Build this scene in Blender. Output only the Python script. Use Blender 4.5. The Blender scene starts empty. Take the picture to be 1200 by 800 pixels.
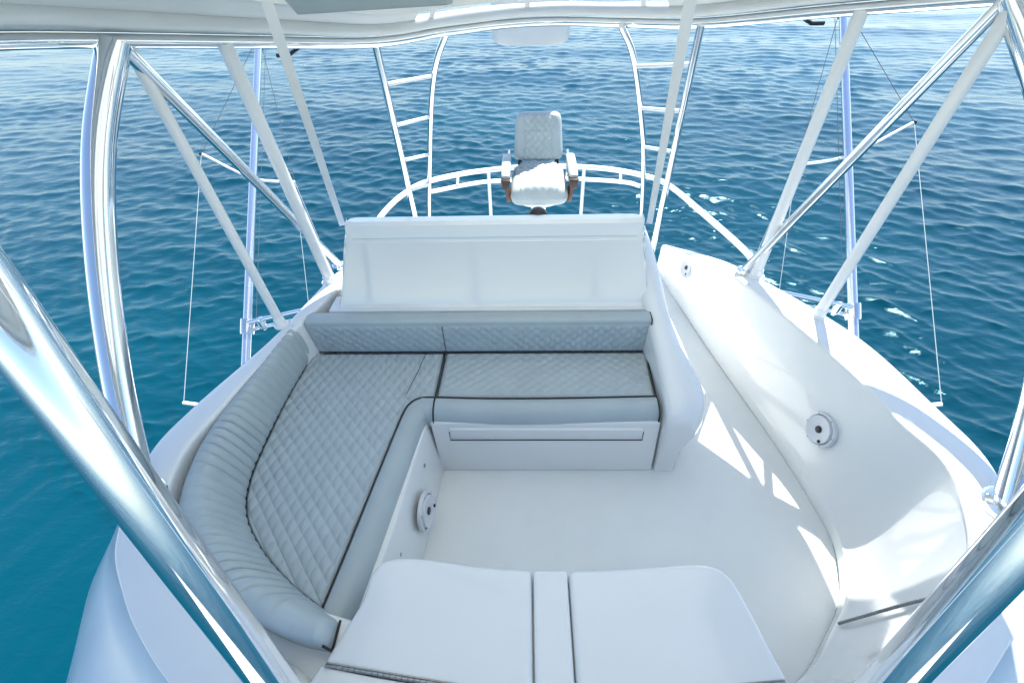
import bpy, bmesh, math, random
import numpy as np
from mathutils import Vector, Matrix
R = math.radians
random.seed(7); rng = np.random.default_rng(11)
scene = bpy.context.scene
col = scene.collection

# ------------------------------------------------------------------ camera, sky, sun, exposure
CAM_Z = 2.45
def cam_axes(p, a, r):
    p, a, r = R(p), R(a), R(r)
    fw = Vector((-math.sin(a)*math.cos(p), math.cos(a)*math.cos(p), -math.sin(p)))
    rt = Vector((math.cos(a), math.sin(a), 0)); up = rt.cross(fw)
    return math.cos(r)*rt - math.sin(r)*up, math.cos(r)*up + math.sin(r)*rt, fw
rt, up, fw = cam_axes(42.0, 2.4, 1.9)
cd = bpy.data.cameras.new('camera'); cam = bpy.data.objects.new('camera', cd); col.objects.link(cam)
m = Matrix((rt, up, -fw)).transposed().to_4x4(); m.translation = Vector((0, 0, CAM_Z)); cam.matrix_world = m
cd.sensor_width = 36.0; cd.lens = 36.0*533/1200; cd.clip_start = 0.02; cd.clip_end = 20000
scene.camera = cam
SUN_EL, SUN_AZ = 65.0, 30.0          # azimuth: degrees to the right of straight ahead (+Y)
world = bpy.data.worlds.new('World'); scene.world = world; world.use_nodes = True
wn = world.node_tree.nodes; wl = world.node_tree.links
sky = wn.new('ShaderNodeTexSky'); sky.sky_type = 'NISHITA'; sky.sun_disc = False
sky.sun_elevation = R(SUN_EL); sky.sun_rotation = R(SUN_AZ); sky.altitude = 0
sky.air_density = 1.0; sky.dust_density = 0.15; sky.ozone_density = 1.2
wl.new(sky.outputs[0], wn['Background'].inputs[0]); wn['Background'].inputs[1].default_value = 0.112
sl = bpy.data.lights.new('sun', 'SUN'); sl.energy = 4.5; sl.angle = R(0.6); sl.color = (1.0, 0.975, 0.93)
so = bpy.data.objects.new('sun', sl); col.objects.link(so)
sd = Vector((math.sin(R(SUN_AZ))*math.cos(R(SUN_EL)), math.cos(R(SUN_AZ))*math.cos(R(SUN_EL)), math.sin(R(SUN_EL))))
so.rotation_euler = sd.to_track_quat('Z', 'Y').to_euler(); so.location = sd*30
vs = scene.view_settings; vs.view_transform = 'Standard'; vs.look = 'None'; vs.gamma = 1.0; vs.exposure = 1.33
vs.use_curve_mapping = False

# ------------------------------------------------------------------ materials
def mat(name, colr, rough=0.3, metal=0.0, coat=0.0, var=0.04, vscale=3.0, bump=0.0, bscale=200.0, rvar=0.0, spec=0.5):
    mt = bpy.data.materials.new(name); mt.use_nodes = True
    nt = mt.node_tree; b = nt.nodes['Principled BSDF']
    b.inputs['Roughness'].default_value = rough; b.inputs['Metallic'].default_value = metal
    b.inputs['Coat Weight'].default_value = coat; b.inputs['Coat Roughness'].default_value = 0.06
    b.inputs['Specular IOR Level'].default_value = spec
    tc = nt.nodes.new('ShaderNodeTexCoord')
    n = nt.nodes.new('ShaderNodeTexNoise'); n.inputs['Scale'].default_value = vscale; n.inputs['Detail'].default_value = 6
    nt.links.new(tc.outputs['Object'], n.inputs['Vector'])
    rp = nt.nodes.new('ShaderNodeValToRGB')
    rp.color_ramp.elements[0].position = 0.3; rp.color_ramp.elements[1].position = 0.7
    rp.color_ramp.elements[0].color = (*[c*(1-var) for c in colr], 1)
    rp.color_ramp.elements[1].color = (*[min(1, c*(1+var)) for c in colr], 1)
    nt.links.new(n.outputs['Fac'], rp.inputs[0]); nt.links.new(rp.outputs[0], b.inputs['Base Color'])
    if rvar:
        n2 = nt.nodes.new('ShaderNodeTexNoise'); n2.inputs['Scale'].default_value = vscale*4; n2.inputs['Detail'].default_value = 5
        nt.links.new(tc.outputs['Object'], n2.inputs['Vector'])
        mr = nt.nodes.new('ShaderNodeMapRange'); mr.inputs['To Min'].default_value = max(0, rough-rvar); mr.inputs['To Max'].default_value = rough+rvar
        nt.links.new(n2.outputs['Fac'], mr.inputs['Value']); nt.links.new(mr.outputs[0], b.inputs['Roughness'])
    if bump:
        n3 = nt.nodes.new('ShaderNodeTexNoise'); n3.inputs['Scale'].default_value = bscale; n3.inputs['Detail'].default_value = 3
        nt.links.new(tc.outputs['Object'], n3.inputs['Vector'])
        bp = nt.nodes.new('ShaderNodeBump'); bp.inputs['Strength'].default_value = bump; bp.inputs['Distance'].default_value = 0.004
        nt.links.new(n3.outputs['Fac'], bp.inputs['Height']); nt.links.new(bp.outputs[0], b.inputs['Normal'])
    return mt
M = {
 'gel': mat('white_gelcoat', (0.75, 0.762, 0.752), 0.18, coat=0.8, var=0.02, vscale=1.5, rvar=0.06),
 'shell': mat('white_painted_shell', (0.64, 0.71, 0.76), 0.25, coat=0.4, var=0.02, vscale=1.2, rvar=0.06),
 'floor': mat('nonskid_floor', (0.765, 0.785, 0.775), 0.6, var=0.02, vscale=5, bump=0.35, bscale=350),
 'vinyl': mat('grey_quilted_vinyl', (0.40, 0.46, 0.475), 0.42, var=0.05, vscale=9, bump=0.12, bscale=420),
 'vinyl2': mat('grey_plain_vinyl', (0.39, 0.45, 0.465), 0.34, var=0.04, vscale=6, bump=0.1, bscale=420),
 'welt': mat('dark_piping', (0.012, 0.014, 0.02), 0.5, var=0.1),
 'chrome': mat('polished_aluminium', (0.86, 0.87, 0.88), 0.07, metal=1.0, var=0.02, vscale=8, rvar=0.025),
 'whitepipe': mat('white_painted_pipe', (0.82, 0.83, 0.83), 0.22, coat=0.4, var=0.02),
 'strap': mat('white_webbing', (0.88, 0.89, 0.89), 0.6, var=0.03, vscale=20, bump=0.2, bscale=300),
 'fabric': mat('white_canopy_fabric', (0.74, 0.75, 0.73), 0.5, var=0.04, vscale=5, bump=0.15, bscale=150),
 'black': mat('black_plastic', (0.012, 0.013, 0.016), 0.3, var=0.1),
 'gap': mat('dark_joint', (0.02, 0.022, 0.025), 0.7, var=0.1),
 'steel': mat('stainless_hinge', (0.35, 0.36, 0.37), 0.28, metal=1.0, var=0.1, vscale=60),
 'teak': mat('brown_teak', (0.16, 0.065, 0.035), 0.4, var=0.3, vscale=25),
 'darkteak': mat('dark_teak', (0.045, 0.022, 0.016), 0.35, var=0.3, vscale=25),
 'spk': mat('speaker_plastic', (0.64, 0.66, 0.69), 0.3, var=0.02),
 'wire': mat('rigging_line', (0.30, 0.33, 0.34), 0.5, var=0.05),
 'dwire': mat('dark_rigging_line', (0.09, 0.1, 0.11), 0.5, var=0.05),
 'anod': mat('anodised_pole', (0.70, 0.76, 0.88), 0.16, metal=0.9, var=0.02),
}
def glass(name, tint, alpha):
    mt = bpy.data.materials.new(name); mt.use_nodes = True; nt = mt.node_tree
    b = nt.nodes['Principled BSDF']; b.inputs['Base Color'].default_value = (*tint, 1); b.inputs['Roughness'].default_value = 0.08
    b.inputs['Alpha'].default_value = alpha
    n = nt.nodes.new('ShaderNodeTexNoise'); n.inputs['Scale'].default_value = 6
    tc = nt.nodes.new('ShaderNodeTexCoord'); nt.links.new(tc.outputs['Object'], n.inputs['Vector'])
    bp = nt.nodes.new('ShaderNodeBump'); bp.inputs['Strength'].default_value = 0.15; bp.inputs['Distance'].default_value = 0.018
    nt.links.new(n.outputs['Fac'], bp.inputs['Height']); nt.links.new(bp.outputs[0], b.inputs['Normal'])
    return mt
def translucent(mt, w, c=(.86, .85, .79, 1)):
    nt = mt.node_tree; b = nt.nodes['Principled BSDF']; out = nt.nodes['Material Output']
    tr = nt.nodes.new('ShaderNodeBsdfTranslucent'); tr.inputs[0].default_value = c; mx = nt.nodes.new('ShaderNodeMixShader'); mx.inputs[0].default_value = w
    nt.links.new(b.outputs[0], mx.inputs[1]); nt.links.new(tr.outputs[0], mx.inputs[2]); nt.links.new(mx.outputs[0], out.inputs[0])
translucent(M['strap'], .6, (.85, .87, .88, 1))
M['canopy'] = mat('white_canopy_sheet', (0.80, 0.82, 0.83), 0.4, var=0.02)
translucent(M['canopy'], .55)
M['clear'] = glass('clear_vinyl', (0.85, 0.88, 0.86), 0.30)

# ------------------------------------------------------------------ object helpers
WPOS = {}
def place(o, wpos, parent):
    wpos = Vector(wpos); WPOS[o.name] = wpos
    if parent is not None:
        o.parent = parent; o.location = wpos - WPOS[parent.name]
    else: o.location = wpos
def tag(o, label, cat, group=None):
    o['label'] = label; o['category'] = cat
    if group: o['group'] = group
    return o
def thing(name, loc, label, cat, group=None):
    o = bpy.data.objects.new(name, None); o.empty_display_size = 0.1; col.objects.link(o); place(o, loc, None)
    return tag(o, label, cat, group)
def mesh_obj(name, V, F, material, parent=None, smooth=0.6):
    V = np.asarray(V, float); c = (V.min(0)+V.max(0))/2
    me = bpy.data.meshes.new(name); me.from_pydata((V-c).tolist(), [], F); me.update()
    if smooth:
        me.shade_smooth(); me.set_sharp_from_angle(angle=smooth)
    me.materials.append(M[material] if isinstance(material, str) else material)
    o = bpy.data.objects.new(name, me); col.objects.link(o); place(o, c, parent)
    return o
class MB:
    def __init__(s): s.V = []; s.F = []
    def add(s, V, F):
        n = len(s.V); s.V += [tuple(v) for v in V]; s.F += [[i+n for i in f] for f in F]; return s
    def build(s, name, material, parent=None, smooth=0.6): return mesh_obj(name, s.V, s.F, material, parent, smooth)
def catmull(pts, n=8, closed=False):
    P = np.array(pts, float); N = len(P); out = []
    segs = N if closed else N-1
    for i in range(segs):
        if closed: p0, p1, p2, p3 = P[(i-1) % N], P[i], P[(i+1) % N], P[(i+2) % N]
        else:
            p1, p2 = P[i], P[i+1]; p0 = P[i-1] if i else 2*p1-p2; p3 = P[i+2] if i+2 < N else 2*p2-p1
        for k in range(n):
            t = k/n
            out.append(0.5*((2*p1)+(-p0+p2)*t+(2*p0-5*p1+4*p2-p3)*t*t+(-p0+3*p1-3*p2+p3)*t**3))
    if not closed: out.append(P[-1])
    return np.array(out)
def resample(P, step):
    P = np.asarray(P, float); d = np.r_[0, np.cumsum(np.linalg.norm(np.diff(P, axis=0), axis=1))]
    n = max(2, int(round(d[-1]/step))+1); s = np.linspace(0, d[-1], n)
    return np.stack([np.interp(s, d, P[:, k]) for k in range(P.shape[1])], 1), s
def grid_faces(nu, nv, wrap=False):
    F = []
    for i in range(nu-1):
        for j in range(nv if wrap else nv-1):
            F.append([i*nv+j, i*nv+(j+1) % nv, (i+1)*nv+(j+1) % nv, (i+1)*nv+j])
    return F
def loft(rings, wrap=False, caps=False):
    nu, nv = len(rings), len(rings[0]); V = [v for r in rings for v in r]; F = grid_faces(nu, nv, wrap)
    if caps: F.append(list(range(nv))[::-1]); F.append([(nu-1)*nv+j for j in range(nv)])
    return V, F
def tube(pts, rad, seg=14, smooth_n=0, caps=True, flat=None):
    P = catmull(pts, smooth_n) if smooth_n else np.array(pts, float)
    n = len(P); rad = np.interp(np.linspace(0, 1, n), np.linspace(0, 1, len(rad)), rad) if hasattr(rad, '__len__') else np.full(n, rad)
    rings = []; prev = None
    for i in range(n):
        t = P[min(i+1, n-1)]-P[max(i-1, 0)]; t = t/np.linalg.norm(t)
        if prev is None:
            a = np.array([0, 0, 1.]) if abs(t[2]) < .9 else np.array([1., 0, 0])
            u = np.cross(t, a)
        else: u = prev - t*np.dot(prev, t)
        u /= np.linalg.norm(u); prev = u; v = np.cross(t, u)
        rings.append([P[i]+rad[i]*(math.cos(2*math.pi*k/seg)*u+math.sin(2*math.pi*k/seg)*v) for k in range(seg)])
    return loft(rings, True, caps)
def tube_obj(name, pts, rad, material, parent=None, smooth_n=0, seg=14):
    return mesh_obj(name, *tube(pts, rad, seg, smooth_n), material, parent, smooth=1.0)
def band(a, b, w, th, side, seg=1, sag=0.0):
    a, b, side = np.array(a, float), np.array(b, float), np.array(side, float)
    t = (b-a)/np.linalg.norm(b-a); side = side - t*side.dot(t); side /= np.linalg.norm(side); nrm = np.cross(t, side)
    rings = []
    for i in range(seg+1):
        f = i/seg; c = a+(b-a)*f + nrm*sag*math.sin(math.pi*f)
        rings.append([c+side*w/2-nrm*th/2, c+side*w/2+nrm*th/2, c-side*w/2+nrm*th/2, c-side*w/2-nrm*th/2])
    return loft(rings, True, True)
def bevel_poly(poly_rings, name, material, parent, bev=0.02, seg=3, smooth=0.7):
    """closed loft of rings with capped ends, then bevelled edges"""
    V, F = loft(poly_rings, True, True)
    V = np.array(V, float); c = (V.min(0)+V.max(0))/2
    bm = bmesh.new(); vs_ = [bm.verts.new(v-c) for v in V]
    for f in F: bm.faces.new([vs_[i] for i in f])
    bmesh.ops.recalc_face_normals(bm, faces=bm.faces)
    es = [e for e in bm.edges if len(e.link_faces) == 2 and e.calc_face_angle(0) > 0.35]
    if bev: bmesh.ops.bevel(bm, geom=es, offset=bev, segments=seg, profile=0.5, affect='EDGES', clamp_overlap=True)
    me = bpy.data.meshes.new(name); bm.to_mesh(me); bm.free()
    me.shade_smooth(); me.set_sharp_from_angle(angle=smooth); me.materials.append(M[material])
    o = bpy.data.objects.new(name, me); col.objects.link(o); place(o, c, parent); return o
def box(name, lo, hi, material, parent, bev=0.01, seg=3):
    (x0, y0, z0), (x1, y1, z1) = lo, hi
    r = lambda z: [(x0, y0, z), (x1, y0, z), (x1, y1, z), (x0, y1, z)]
    return bevel_poly([r(z0), r(z1)], name, material, parent, bev, seg)
def lathe(prof, center, axis, seg=32):
    """prof: list of (radius, height along axis)"""
    axis = Vector(axis).normalized(); q = axis.to_track_quat('Z', 'Y')
    rings = []
    for r, h in prof:
        rings.append([Vector(center)+q @ Vector((r*math.cos(2*math.pi*k/seg), r*math.sin(2*math.pi*k/seg), h)) for k in range(seg)])
    V, F = loft(rings, True, True); return V, F

# ------------------------------------------------------------------ sea
def sea_material():
    mt = bpy.data.materials.new('sea_water'); mt.use_nodes = True; nt = mt.node_tree; b = nt.nodes['Principled BSDF']
    b.inputs['Base Color'].default_value = (0.002, 0.085, 0.135, 1); b.inputs['Roughness'].default_value = 0.11
    b.inputs['IOR'].default_value = 1.333; b.inputs['Specular IOR Level'].default_value = 0.5; b.inputs['Specular Tint'].default_value = (0.4, 0.9, 1.0, 1)
    tc = nt.nodes.new('ShaderNodeTexCoord')
    mp = nt.nodes.new('ShaderNodeMapping'); mp.inputs['Scale'].default_value = (0.7, 1.5, 1); mp.inputs['Rotation'].default_value = (0, 0, R(12))
    nt.links.new(tc.outputs['Object'], mp.inputs['Vector'])
    n1 = nt.nodes.new('ShaderNodeTexNoise'); n1.inputs['Scale'].default_value = 4.5; n1.inputs['Detail'].default_value = 7; n1.inputs['Roughness'].default_value = 0.6
    n1.inputs['Distortion'].default_value = 0.3
    nt.links.new(mp.outputs[0], n1.inputs['Vector'])
    bp = nt.nodes.new('ShaderNodeBump'); bp.inputs['Strength'].default_value = 1.0; bp.inputs['Distance'].default_value = 0.018
    nt.links.new(n1.outputs['Fac'], bp.inputs['Height']); nt.links.new(bp.outputs[0], b.inputs['Normal'])
    n2 = nt.nodes.new('ShaderNodeTexNoise'); n2.inputs['Scale'].default_value = 0.08; n2.inputs['Detail'].default_value = 4
    nt.links.new(tc.outputs['Object'], n2.inputs['Vector'])
    rp = nt.nodes.new('ShaderNodeValToRGB'); rp.color_ramp.elements[0].position = .35; rp.color_ramp.elements[1].position = .65
    rp.color_ramp.elements[0].color = (0.0001, 0.029, 0.048, 1); rp.color_ramp.elements[1].color = (0.0002, 0.043, 0.067, 1)
    nt.links.new(n2.outputs['Fac'], rp.inputs[0]); nt.links.new(rp.outputs[0], b.inputs['Base Color'])
    return mt
M['sea'] = sea_material()
SEA_Z = -3.7
def make_sea():
    r = [0.0, 2.0]; x = 3.0
    while x < 9000:
        r.append(x); x *= (1.0046 if x < 75 else (1.012 if x < 200 else 1.04))
    r = np.array(r)
    a_view = np.linspace(-64, 64, 780); a_back = np.linspace(64, 296, 60)[1:-1]
    ang = np.radians(np.r_[a_view, a_back])
    rr, aa = np.meshgrid(r, ang, indexing='ij')
    X = rr*np.sin(aa); Y = rr*np.cos(aa); Z = np.zeros_like(X)
    sp = np.maximum(rr*np.radians(128/780), rr*np.where(rr < 75, .0046, .02)); DX = np.zeros_like(X); DY = np.zeros_like(X)
    main = R(82)
    for k in range(64):
        lam = 0.14*(1.25/0.14)**(k/63.0)*rng.uniform(.92, 1.08)
        th = main + rng.normal(0, 0.5); kx, ky = 2*math.pi/lam*math.cos(th), 2*math.pi/lam*math.sin(th)
        amp = 0.0042*lam**0.8
        ph = rng.uniform(0, 2*math.pi)
        fade = np.clip((lam/sp-2.5)/3.0, 0, 1)
        w = kx*X+ky*Y+ph
        Z += fade*amp*np.sin(w); DX += fade*amp*1.5*math.cos(th)*np.cos(w); DY += fade*amp*1.5*math.sin(th)*np.cos(w)
    for lam, th, amp in ((4.2, 1.2, .012), (5.6, 1.75, .016), (7.5, 1.45, .02), (11., 1.1, .025)):
        Z += np.clip((lam/sp-2.5)/3.0, 0, 1)*amp*np.sin(2*math.pi/lam*(math.cos(th)*X+math.sin(th)*Y)+lam)
    # group the waves a little: calmer and rougher patches
    g = 0.9+0.28*np.sin(0.21*X+0.13*Y+1)*np.sin(0.09*X-0.23*Y)+.2*np.sin(.62*X-.35*Y)*np.sin(.27*X+.55*Y+2)
    Z *= g; X = X+DX*g; Y = Y+DY*g
    V = np.stack([X, Y, Z+SEA_Z], -1).reshape(-1, 3)
    nu, nv = X.shape
    i, j = np.meshgrid(np.arange(nu-1), np.arange(nv), indexing='ij'); j2 = (j+1) % nv
    F = np.stack([i*nv+j, (i+1)*nv+j, (i+1)*nv+j2, i*nv+j2], -1).reshape(-1, 4)
    me = bpy.data.meshes.new('sea'); me.vertices.add(len(V)); me.vertices.foreach_set('co', V.ravel().astype(np.float32))
    me.loops.add(F.size); me.loops.foreach_set('vertex_index', F.ravel().astype(np.int32))
    me.polygons.add(len(F)); me.polygons.foreach_set('loop_start', np.arange(0, F.size, 4, dtype=np.int32))
    me.polygons.foreach_set('loop_total', np.full(len(F), 4, np.int32)); me.update(calc_edges=True); me.validate()
    me.shade_smooth(); me.materials.append(M['sea'])
    # make normals point up
    if me.polygons[len(me.polygons)//2].normal.z < 0: me.flip_normals()
    o = bpy.data.objects.new('sea', me); col.objects.link(o); o['kind'] = 'structure'
make_sea()

# ------------------------------------------------------------------ flybridge coaming (one long loft) and floor
# stations: outer cap xy, inner cap xy, toe xy, cap height, flare
ST = [((-1.20, 3.75), (-1.12, 3.75), (-1.06, 3.75), .30, .2), ((-1.27, 3.1), (-1.15, 3.08), (-1.08, 3.1), .60, .2),
      ((-1.335, 2.6), (-1.215, 2.56), (-1.15, 2.6), .72, .2), ((-1.50, 2.0), (-1.415, 2.0), (-1.28, 2.0), .70, .25),
      ((-1.675, 1.44), (-1.53, 1.44), (-1.45, 1.44), .72, .3), ((-1.725, 1.15), (-1.57, 1.15), (-1.49, 1.12), .72, .4),
      ((-1.62, .78), (-1.47, .87), (-1.36, .9), .72, .8), ((-1.45, .57), (-1.18, .62), (-1.10, .72), .72, 1.1),
      ((-1.29, .43), (-1.00, .47), (-.95, .62), .72, 1.15), ((-1.10, .30), (-.80, .38), (-.78, .52), .72, 1.15),
      ((-.75, .10), (-.55, .25), (-.55, .36), .72, 1.1), ((-.3, -.02), (-.2, .18), (-.2, .3), .72, 1.1), ((.1, -.05), (.1, .16), (.1, .28), .72, 1.1),
      ((.5, -.02), (.4, .18), (.4, .3), .72, 1.1), ((.95, .10), (.80, .25), (.78, .36), .72, 1.1), ((1.30, .30), (1.08, .38), (1.05, .45), .72, 1.15),
      ((1.50, .43), (1.30, .48), (1.22, .54), .72, 1.15), ((1.68, .57), (1.50, .62), (1.35, .66), .72, 1.1), ((1.84, .78), (1.69, .84), (1.515, .84), .72, .8),
      ((1.975, 1.12), (1.79, 1.12), (1.615, 1.1), .72, .4), ((1.955, 1.43), (1.735, 1.36), (1.61, 1.36), .72, .3),
      ((1.845, 1.98), (1.66, 1.75), (1.565, 1.75), .72, .25), ((1.50, 2.59), (1.43, 2.45), (1.45, 2.4), .72, .2),
      ((1.415, 3.05), (1.355, 3.0), (1.355, 3.0), .57, .2), ((1.30, 3.72), (1.25, 3.72), (1.255, 3.75), .28, .2)]
NS = 10
So = catmull([s[0] for s in ST], NS); Si = catmull([s[1] for s in ST], NS); Stoe = catmull([s[2] for s in ST], NS)
Sz = catmull([(s[3], s[4]) for s in ST], NS)
def coaming():
    t = thing('flybridge_coaming', (.1, 1.0, 0), 'white moulded coaming wall curving round the flybridge cockpit', 'coaming')
    n = len(So); sh, cap, wall, toe = [], [], [], []
    for i in range(n):
        o, ii, tt = So[i], Si[i], Stoe[i]; zc, fl = Sz[i]
        tg = So[min(i+1, n-1)]-So[max(i-1, 0)]; nr = np.array([tg[1], -tg[0]]); nr /= np.linalg.norm(nr)   # outward for this direction
        if np.dot(nr, o-np.array([.1, 2.0])) < 0: nr = -nr
        p3 = lambda q, z: (q[0], q[1], z)
        sh.append([p3(o+nr*(fl*.75+.12), -1.0), p3(o+nr*(fl*.72+.1), -.35), p3(o+nr*(fl*.62+.06), -.08), p3(o+nr*(fl*.42+.03), .22*zc/.72), p3(o+nr*(fl*.2+.02), zc-.2), p3(o+nr*(fl*.06+.012), zc-.07), p3(o+nr*.004, zc-.022), p3(o, zc-.012)])
        dv = (ii-o); w = np.linalg.norm(dv); dv = dv/w
        cap.append([p3(o, zc-.012), p3(o+dv*.004, zc-.003), p3(o+dv*.014, zc), p3(o+dv*w*.45, zc+.004), p3(ii-dv*.02, zc), p3(ii-dv*.006, zc-.004), p3(ii, zc-.014), p3(ii+dv*.001, zc-.03)])
        L = lambda f, z: p3(ii+(tt-ii)*f, z)
        wall.append([L(0, zc-.03), L(.04, zc*.9), L(.14, zc*.78), L(.3, zc*.58), L(.48, zc*.4), L(.66, zc*.26), L(.82, zc*.17), L(.93, zc*.125), L(1.0, zc*.11)])
        toe.append([p3(tt, zc*.11), p3(tt, zc*.11-.006), p3(tt, .004)])
    for nm, rg, mt in (('outer_shell', sh, 'shell'), ('cap_rail', cap, 'gel'), ('inner_wall', wall, 'gel'), ('toe_kick', toe, 'gel')):
        V, F = loft(rg); mesh_obj(nm, V, F, mt, t, smooth=0.9)
    # locker hinge on the front starboard wall
    hb = MB(); hp = catmull([(1.395, .698, .108), (1.444, .688, .253), (1.473, .668, .428), (1.481, .640, .60)], 10)
    for k in range(len(hp)-1):
        hb.add(*tube([hp[k], hp[k]+(hp[k+1]-hp[k])*.86], .0065, 8))
    hb.build('locker_hinge', 'steel', t, 1.0)
    return t
coam = coaming()
def floor():
    Vt = [(p[0], p[1]) for p in Stoe]
    aft = catmull([(1.255, 3.75), (1.12, 4.1), (.7, 4.34), (.12, 4.42), (-.45, 4.32), (-.9, 4.1), (-1.06, 3.75)], 6)[1:-1]
    poly = Vt+[tuple(p) for p in aft]; n = len(poly)
    V = [(x, y, 0) for x, y in poly]+[(x, y, -.14) for x, y in poly]
    F = [list(range(n)), list(range(2*n-1, n-1, -1))]+[[i, i+n, (i+1) % n+n, (i+1) % n] for i in range(n)]
    o = mesh_obj('floor', V, F, 'floor', None, 0.6); o['kind'] = 'structure'
    if o.data.polygons[0].normal.z < 0: o.data.flip_normals()
floor()

# ------------------------------------------------------------------ hull and deckhouse below
def hull():
    t = thing('motor_yacht', (.1, 0, SEA_Z), 'white hull and deckhouse of the sport fishing yacht carrying the flybridge', 'boat')
    rings = []; C = .1
    for y, hb, zt in [(6.2, 2.15, -1.75), (4.0, 2.3, -1.7), (1.0, 2.35, -1.6), (-3.0, 2.2, -1.4), (-6.0, 1.6, -1.15), (-8.5, .7, -.95), (-9.8, .04, -.85)]:
        rings.append([(C-hb, y, zt), (C-hb*.97, y, (zt+SEA_Z)/2), (C-hb*.86, y, SEA_Z-.2), (C, y, SEA_Z-.8), (C+hb*.86, y, SEA_Z-.2), (C+hb*.97, y, (zt+SEA_Z)/2), (C+hb, y, zt)])
    V, F = loft(rings); F.append(list(range(7))); mesh_obj('hull', V, F, 'shell', t, .5)
    dk = [[(r[0][0]+.03, r[0][1], r[0][2]-.03), (C, r[0][1], r[0][2]+.05), (r[6][0]-.03, r[0][1], r[0][2]-.03)] for r in rings if r[0][1] < 3.0]
    dk = [[(C-2.3, 3.6, -1.73), (C, 3.6, -1.68), (C+2.3, 3.6, -1.73)]]+dk
    V, F = loft(dk); mesh_obj('foredeck', V, F, 'gel', t, .5)
    V, F = loft([[(C-2.27, 3.62, -2.4), (C+2.27, 3.62, -2.4)], [(C-2.12, 6.15, -2.4), (C+2.12, 6.15, -2.4)]]); mesh_obj('cockpit_deck', V, F, 'floor', t, .5)
    bevel_poly([[(C-1.75, 3.6, -1.75), (C+1.75, 3.6, -1.75), (C+1.75, -1.6, -1.75), (C+1.2, -3.0, -1.6), (C-1.2, -3.0, -1.6), (C-1.75, -1.6, -1.75)],
                [(C-1.35, 3.5, -.16), (C+1.35, 3.5, -.16), (C+1.5, .8, -.16), (C+.8, .2, -.16), (C-.8, .2, -.16), (C-1.5, .8, -.16)]], 'deckhouse', 'shell', t, .04)
hull()

# ------------------------------------------------------------------ L-shaped lounge base
SEAT = .45
def lounge_base():
    t = thing('lounge_base', (-.9, 1.5, 0), 'white moulded L-shaped lounge base under the grey cushions', 'bench base')
    # athwart bench base
    bevel_poly([[(-.52, 1.535, 0), (.755, 1.54, 0), (.755, 2.28, 0), (-.52, 2.28, 0)], [(-.55, 1.60, .385), (.755, 1.605, .385), (.755, 2.28, .385), (-.55, 2.28, .385)]], 'bench_front', 'gel', t, .012)
    # port leg of the L
    poly0 = [(-.505, 1.53), (-.548, 1.0), (-.62, .56), (-.75, .47), (-1.0, .60), (-1.22, .78), (-1.36, 1.05), (-1.37, 1.4), (-1.3, 1.9), (-1.28, 2.28), (-.52, 2.28)]
    poly1 = [(-.575, 1.56), (-.625, 1.0), (-.68, .60), (-.78, .49), (-1.0, .60), (-1.22, .78), (-1.36, 1.05), (-1.37, 1.4), (-1.3, 1.9), (-1.28, 2.28), (-.55, 2.28)]
    bevel_poly([[(x, y, .0) for x, y in poly0], [(x, y, .385) for x, y in poly1]], 'port_base', 'gel', t, .01)
    # locker door outline under the bench cushion
    box('locker_door', (-.44, 1.580, .262), (.66, 1.62, .35), 'gel', t, .003)
    g = MB()
    g.add(*tube([(-.445, 1.590, .32), (-.445, 1.577, .258), (.665, 1.580, .258), (.665, 1.592, .32)], .003, 6)); g.build('door_gap', 'gap', t)
    for x, y, z in [(-.585, 1.40, .27), (-.63, .93, .24)]:
        V, F = lathe([(.011, 0), (.011, .006), (.006, .008)], (x+.018, y, z), (1, 0, .1), 12); mesh_obj('screw_head', V, F, 'steel', t, .6)
    # ledge behind the backrest
    bevel_poly([[(-1.22, 2.245, .38), (.77, 2.245, .38), (.80, 2.34, .38), (-1.24, 2.34, .38)], [(-1.25, 2.235, .70), (.76, 2.235, .70), (.78, 2.4, .70), (-1.25, 2.4, .70)]], 'back_ledge', 'gel', t, .012)
    bevel_poly([[(-1.08, .66, .30), (-.60, .56, .30), (-.58, .22, .30), (-.9, .34, .30)], [(-1.10, .66, .56), (-.60, .54, .56), (-.58, .22, .56), (-.9, .32, .56)]], 'end_ledge', 'gel', t, .012)
lounge_base()

# ------------------------------------------------------------------ cushions
def quilt(x, y, kx, ky, amp):
    a = x/kx+y/ky; b = x/kx-y/ky
    h = np.abs(np.sin(math.pi*a))*np.abs(np.sin(math.pi*b))
    return amp*h**.36
def ruled_top(xl, xr, ys, nx, h, drop=.018, zb=.39):
    """quilted top between curves xl(y), xr(y); skirts down the border"""
    ys = np.asarray(ys); u = np.linspace(0, 1, nx)
    X = np.array([[xl(y)+(xr(y)-xl(y))*k for k in u] for y in ys]); Y = np.repeat(ys[:, None], nx, 1)
    W = np.array([xr(y)-xl(y) for y in ys])[:, None]
    d = np.minimum(np.minimum(u[None, :]*W, (1-u[None, :])*W), np.minimum(Y-ys[0], ys[-1]-Y))
    e = np.clip(d/.03, 0, 1); Z = SEAT+h(X, Y)*np.clip(d/.02, .15, 1)-drop*(1-np.sqrt(1-(1-e)**2))
    V = np.stack([X, Y, Z], -1).reshape(-1, 3).tolist(); ny = len(ys); F = grid_faces(ny, nx)
    rim = [j for j in range(nx)]+[i*nx+nx-1 for i in range(1, ny)]+[(ny-1)*nx+j for j in range(nx-2, -1, -1)]+[i*nx for i in range(ny-2, 0, -1)]
    n0 = len(V); V += [(V[i][0], V[i][1], zb) for i in rim]; L = len(rim)
    F += [[rim[k], n0+k, n0+(k+1) % L, rim[(k+1) % L]] for k in range(L)]
    return V, F
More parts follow.
